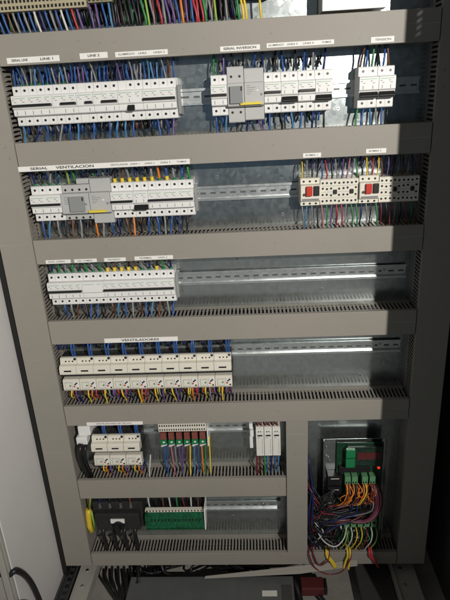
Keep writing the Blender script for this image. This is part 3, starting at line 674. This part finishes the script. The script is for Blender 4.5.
# circuit board bay
def arc(p0, p1, sag, out, r, c, where, sides=6): 
    p0, p1 = Vector(p0), Vector(p1); m = (p0+p1)/2+Vector((0, -out, -sag)); q = p0.lerp(m, .5)+Vector((0, -out*.3, -sag*.35)); s_ = m.lerp(p1, .5)+Vector((0, -out*.3, -sag*.35))
    return wire([p0, q, m, s_, p1], r, c, where, sides=sides)
for i, x in enumerate((.789, .796, .809, .816, .838, .845, .860, .867)):
    c = ['orange', 'brown', 'orange', 'black', 'orange', 'yellow', 'maroon', 'brown'][i]
    wire([(x, .010, -1.220), (x+.001, -.006, -1.235), (x-.006-.002*(i % 3), -.010, -1.262), (x-.022, -.004, -1.285), (x-.045, .01, -1.292)], .0019, c, 'bunched under the upper plug connectors of the control board')
    wire([(x+.004, .010, -1.221), (x+.003, -.004, -1.240), (x+.007, -.008, -1.262), (x-.006, -.006, -1.280)], .0017, pick(['orange', 'brown', 'orange']), 'bunched under the upper plug connectors of the control board')
J = lambda a: random.uniform(-a, a)
for i in range(22):
    z = -1.20-i*.009; zz = -1.268-(i % 11)*.0075
    bgwire([(.674, .03, z+J(.02)), (.695+J(.006), -.002+J(.008), z-.03+J(.015)), (.735+J(.012), -.010+J(.008), zz-.02+J(.015)), (.79+J(.02), -.006+J(.008), zz-.012+J(.012)), (.84+.006*(i % 5)+J(.01), .004, zz+J(.015))], .0024, pick(['black', 'black', 'black', 'navy', 'maroon', 'black']))
for i in range(9):
    bgwire([(.79+i*.011, .012, -1.255+J(.01)), (.800+i*.009+J(.005), -.012, -1.285+J(.01)), (.785+i*.009, -.012, -1.312+J(.008)), (.735, -.004, -1.315-.003*i), (.690, .02, -1.33)], .0020, pick(['black', 'grey', 'black', 'navy', 'black']))
for i in range(14):
    z = -1.25-.014*i; bgwire([(.683, .01, z+J(.01)), (.70+J(.01), -.010+J(.008), z+J(.03)), (.725+J(.01), -.014+J(.008), z+J(.03)), (.745+J(.015), -.006, z+J(.03)), (.765+J(.01), .010, z+J(.02))], .0030, pick(['black', 'black', 'black', 'blackx'][:3]))
for i in range(16):
    bgwire([(.681+i*.002, .03, -1.13-.015*i), (.686+i*.002+J(.006), .004+J(.01), -1.22-.012*i), (.690+.002*i+J(.01), .0+J(.01), -1.33+J(.02)), (.69+.005*i+J(.008), .015, -1.43), (.69+.007*i, .03, -1.49)], .0026, pick(['black', 'black', 'navy', 'black', 'maroon']))
for i in range(26):
    x = .785+random.random()*.10; z = -1.225+J(.006)
    bgwire([(x, .012, z), (x+J(.012), -.004+J(.006), z-.018), (x+J(.022), -.004+J(.008), z-.036+J(.008)), (x+J(.03), .006, z-.058+J(.01))], .0016, pick(['orange', 'brown', 'black', 'orange', 'black', 'maroon']))
for i in range(10):
    x = .735+random.random()*.15; bgwire([(x, .028, -1.39), (x+J(.02), .0+J(.01), -1.41), (x+J(.02), .004, -1.44), (x+J(.02), .03, -1.49)], .0018, pick(['black', 'black', 'green', 'maroon', 'grey']))
for i in range(7):
    wire([(.862+i*.004, .01, -1.223), (.872+i*.0035, -.010, -1.255), (.868+i*.003, -.014, -1.300), (.845, -.010, -1.335-.002*i), (.800-.01*i, -.004, -1.338)], .0018, ['maroon', 'maroon', 'purple', 'maroon', 'pink', 'black', 'brown'][i], 'arching down the right side of the control board')
wire([(.693, .02, -1.335), (.706, -.01, -1.375), (.728, -.014, -1.415), (.760, -.014, -1.432), (.785, -.006, -1.410), (.796, .01, -1.378)], .0021, 'white', 'in a long loop across the lower left of the control board')
wire([(.683, .02, -1.300), (.700, -.01, -1.345), (.722, -.016, -1.372), (.700, -.01, -1.42)], .0018, 'white', 'short curl beside the long white loop at the control board')
for i, c in enumerate(['greenyellow', 'white', 'yellow', 'yellow', 'maroon', 'white', 'greenyellow']):
    x = .794+i*.0148; wire([(x, .012, -1.383), (x+.001, -.006, -1.395), (x-.004, -.010, -1.42), (x-.014, .0, -1.452), (x-.018, .02, -1.49)], .0020, c, 'leaving the lower plug connectors of the control board')
for x0, x1, c, z in ((.735, .760, 'yellow', -1.515), (.741, .764, 'yellow', -1.510), (.798, .786, 'yellow', -1.515), (.806, .800, 'yellow', -1.520), (.864, .888, 'red', -1.505), (.870, .890, 'red', -1.512)):
    wire([(x0, .035, -1.475), (x0, .022, -1.461), (x0, .002, -1.460), (x0, -.010, -1.474), ((x0+x1)/2, -.013, (-1.47+z)/2), (x1, -.018, z)], .0034, c, 'spilling over the lowest duct under the control board')
for q in ([(.684, .036, -1.475), (.683, .022, -1.462), (.682, .0, -1.460), (.683, -.013, -1.472), (.700, -.017, -1.515), (.740, -.017, -1.540), (.782, -.017, -1.528), (.806, -.014, -1.480), (.808, .0, -1.462), (.808, .02, -1.462), (.808, .036, -1.475)],
          [(.692, .036, -1.475), (.692, .020, -1.461), (.693, .0, -1.460), (.697, -.012, -1.474), (.712, -.015, -1.506), (.735, -.014, -1.492), (.742, -.011, -1.470), (.742, .004, -1.460), (.742, .03, -1.475)]):
    wire(q, .0022, 'maroon', 'in a hanging loop over the lowest duct')
# row zero, above the first duct
STUFF[0] = True
r0 = ['blue', 'blue', 'brown', 'grey', 'blue', 'grey', 'blue', 'white', 'navy', 'blue', 'grey', 'blue', 'white', 'blue', 'red', 'purple']
for i in range(16):
    x = .012+i*.0118; lean = -.01
    wire([(x+lean, .03, .060), (x+lean*.6, .026, .035), (x, .030, .004), (x+.002, .034, -.012)], .0026, r0[i], 'entering the top duct below the beige terminal strip')
sect = [(.212, .255, ['purple', 'purple', 'blue', 'lightblue']), (.262, .318, ['black']*7), (.326, .345, ['green', 'greenyellow', 'grey']), (.350, .372, ['maroon', 'red', 'grey']), (.378, .432, ['purple', 'purple', 'blue', 'orange', 'purple', 'blue']), (.437, .452, ['red', 'red', 'red']), (.458, .530, ['green', 'grey', 'greenyellow', 'black', 'grey', 'black', 'green']), (.538, .545, ['yellow', 'yellow']), (.578, .584, ['yellow'])]
for xa, xb, cs in sect:
    for i, c in enumerate(cs):
        x = xa+(xb-xa)*i/max(1, len(cs)-1)
        wire([(x-.008, .036, .075), (x-.004, .030, .045), (x+random.uniform(-.003, .003), .028, .015), (x, .034, -.012)], .0026, c, 'dropping into the top duct right of the beige terminal strip')
bgfill(.0, .535, .07, .0, 130, ['navy', 'black', 'grey', 'black', 'purple', 'brown', 'green'], y=(.045, .07), r=.0026)
for i, (z0, z1) in enumerate(BARS):           # wire bundles added inside the ducts, coloured black to darken the slots
    x1 = CL if i == 5 else RI
    for k in range(18):
        yy = .014+.0036*(k % 14)+random.uniform(-.002, .002); zz = z1-.012-.005*(k % 3)
        n = 12; P = [(x0_, yy+random.uniform(-.002, .002), zz+random.uniform(-.003, .003)) for x0_ in [.006+(x1-.012)*j/n for j in range(n+1)]]
        BG.tube(curve(P, 2), .0034, 'ins_'+'black', 6)
STUFF[0] = False
# ------------------------------------------------------------------ row zero devices
t = thing('terminal_strip', (.1, D, .06), 'long beige terminal strip at the top left edge', 'terminal strip')
b = MB(t.location); b.box(.0, .206, .016, .07, .044, .078, 'beige'); b.build('strip_body', t, .001)
b = MB(t.location)
for i in range(24):
    for zz in (.048, .060): b.box(.004+i*.0084, .0085+i*.0084, .0152, .016, zz, zz+.006, 'black')
b.build('wire_entry', t)
for x0, x1, z, m, l in ((.208, .262, .052, 'olive', 'olive grey terminal module right of the beige strip'), (.266, .318, .066, 'blackmatt', 'black module at the top edge above black wires'), (.322, .372, .060, 'olive', 'olive terminal module at the top edge above green wires'), (.376, .434, .068, 'olive', 'olive module with orange tips above purple wires'), (.438, .536, .070, 'olive', 'wide olive module at the top edge left of the yellow wires')):
    t = thing('terminal_module', (x0, D, z), l, 'terminal module', 'terminal modules along the top edge')
    b = MB(t.location); b.box(x0, x1-.001, .022, .07, z, z+.04, m); b.build('housing', t, .001)
    b = MB(t.location); n = int((x1-x0)/.009)
    for i in range(n): b.box(x0+.002+i*.009, x0+.0065+i*.009, .0212, .022, z+.003, z+.008, 'orange_tip' if False else 'black')
    b.build('wire_entry', t)
t = thing('power_supply', (.77, D, .06), 'white cased power supply at the top edge, only its lower edge showing', 'power supply')
b = MB(t.location); b.box(.703, .836, .0, .07, .0055, .12, 'white'); b.build('housing', t, .001)
t = thing('mounted_module', (.56, D, .05), 'black module at the top edge between two yellow wires', 'module')
b = MB(t.location); b.box(.542, .600, .03, .07, .046, .10, 'black'); b.build('housing', t, .001)
# ------------------------------------------------------------------ things on the cabinet floor
t = thing('grey_case', (.37, .0, -1.62), 'flat dark grey steel case lying on the cabinet floor, with a bright label', 'case'); o = t.location
b = MB(o); b.box(.120, .632, -.20, -.004, -1.64, -1.56, 'boxgrey'); b.build('case_body', t, .003)
b = MB(o); b.box(.535, .580, -.078, -.058, -1.5598, -1.5590, 'offwhite'); b.build('name_plate', t)
b = MB(o); b.box(.595, .625, -.09, -.04, -1.5598, -1.5575, 'paintdark'); b.build('latch', t)
b = MB(); b.poly([(0, 0, 0), (.471, .010, .054), (.470, -.004, .044), (.294, -.009, .018), (-.003, -.004, -.006)], (0, .0025, -.0005), 'duct')
o = b.build('duct_lid', None, .0006, (.358, -.012, -1.552)); tag(o, 'loose grey duct lid leaning askew under the lowest duct', 'duct lid')
t = thing('red_connector', (.69, -.03, -1.60), 'dull red plastic connector lying under the loose duct lid', 'connector'); o = t.location
b = MB(o); b.box(.655, .725, -.045, .0, -1.60, -1.568, 'reddull'); b.build('housing', t, .003)
b = MB(o); b.box(.7255, .735, -.043, -.003, -1.598, -1.570, 'black'); b.build('locking_collar', t, .002)
wire([(.70, -.02, -1.60), (.72, -.06, -1.595), (.76, -.12, -1.61), (.80, -.2, -1.63)], .005, 'black', 'thick, running forward over the concrete beside the red connector', sides=8)
wire([(.61, .05, -1.61), (.635, -.01, -1.575), (.650, -.06, -1.60), (.655, -.15, -1.62)], .010, 'black', 'thick, beside the grey case on the cabinet floor', sides=8)
for i in range(6):
    wire([(.01+i*.02, .06, -1.60), (.03+i*.02, .0, -1.575-.004*i), (.07+i*.012, -.05, -1.58), (.10, -.09-.01*i, -1.60), (.115, -.2, -1.61)], .0045, 'black', 'tangled on the cabinet floor left of the grey case', sides=7)
wire([(.135, .03, -1.53), (.150, -.02, -1.550), (.130, -.03, -1.575)], .004, 'black', 'hanging behind the left end of the grey case', sides=7)
wire([(.215, .03, -1.515), (.225, .0, -1.54), (.250, .01, -1.57)], .005, 'black', 'hooked over the back of the grey case', sides=7)
wire([(-.175, -.27, -1.20), (-.12, -.262, -1.263), (-.094, -.25, -1.262), (-.090, -.21, -1.34), (-.092, -.18, -1.46), (-.09, -.17, -1.60)], .0078, 'black', 'thick, drooping against the pale left side panel', sides=12, n=8)
for i in range(9):
    x = .31+.26*random.random() if i > 4 else .12+.12*random.random()
    bgwire([(x, .10, -1.60), (x+J(.05), .05, -1.575+J(.01)), (x+J(.08), .03, -1.59), (x+J(.1), .09, -1.61)], .004, pick(['black', 'grey', 'black']))
for i in range(2): wire([(-.19, -.29, -1.335-.01*i), (-.14, -.285, -1.352), (-.09, -.262, -1.362+.006*i), (-.085, -.19, -1.47)], .003, 'red', 'poking in at the lower left corner')
tag(BG.build('background_wiring'), 'thin and half hidden wiring packed along the top edge, behind devices and round the control board', 'wiring', kind='stuff')
# ------------------------------------------------------------------ camera
R = ((0.9978637482866082, -0.05598004976470658, 0.03367749818115521), (0.039977207118724864, 0.9309533919266577, 0.3629429775753176), (-0.05166974710976734, -0.36082130769758025, 0.9312025671920265))
M = Matrix(((R[0][0], R[0][2], -R[0][1], 0.544049), (R[1][0], R[1][2], -R[1][1], -1.270956), (R[2][0], R[2][2], -R[2][1], -0.137774), (0, 0, 0, 1)))
cd = bpy.data.cameras.new('Camera'); co = bpy.data.objects.new('Camera', cd); C.objects.link(co); co.matrix_world = M
cd.sensor_fit = 'VERTICAL'; cd.sensor_height = 24; cd.lens = 24*.9; cd.clip_start = .02; cd.clip_end = 100
S.camera = co
# ------------------------------------------------------------------ light
def spot(name, loc, target, e, col, r, size, blend):
    l = bpy.data.lights.new(name, 'SPOT'); l.energy = e; l.color = col; l.shadow_soft_size = r; l.spot_size = math.radians(size); l.spot_blend = blend
    o = bpy.data.objects.new(name, l); C.objects.link(o); o.location = loc
    o.rotation_euler = (Vector(target)-Vector(loc)).to_track_quat('-Z', 'Y').to_euler(); return o
spot('work_lamp', (1.37, -2.2, .35), (.36, 0, -.36), 235, (1, .955, .88), .005, 70, 1.0)
spot('floor_fill', (.6, -2.9, 1.7), (.6, -2.75, -1.64), 300, (.93, .97, 1), .15, 74, .6)  # added fill spot, brightens the floor that the plate mirrors
w = bpy.data.worlds.new('World'); S.world = w; w.use_nodes = True
bg = w.node_tree.nodes['Background']; bg.inputs['Strength'].default_value = 1
_n = w.node_tree; _tc = _n.nodes.new('ShaderNodeTexCoord'); _sx = _n.nodes.new('ShaderNodeSeparateXYZ'); _r = _n.nodes.new('ShaderNodeValToRGB'); _mr = _n.nodes.new('ShaderNodeMapRange')
_mr.inputs['From Min'].default_value = -1; _mr.inputs['From Max'].default_value = 1
_n.links.new(_tc.outputs['Generated'], _sx.inputs[0]); _n.links.new(_sx.outputs['Z'], _mr.inputs['Value']); _n.links.new(_mr.outputs['Result'], _r.inputs['Fac']); _n.links.new(_r.outputs['Color'], bg.inputs['Color'])
_e = _r.color_ramp.elements; _e[0].position = 0; _e[0].color = (.07, .068, .065, 1); _e[1].position = 1; _e[1].color = (.10, .098, .092, 1)
for p_, c_ in ((.40, (.07, .075, .08, 1)), (.44, (.045, .085, .135, 1)), (.50, (.06, .10, .14, 1)), (.56, (.12, .125, .125, 1))):
    q_ = _e.new(p_); q_.color = c_
S.view_settings.view_transform = 'Standard'; S.view_settings.look = 'None'; S.view_settings.exposure = 0; S.view_settings.gamma = 1
S.render.engine = 'CYCLES'
print('WIRES', NW[0])
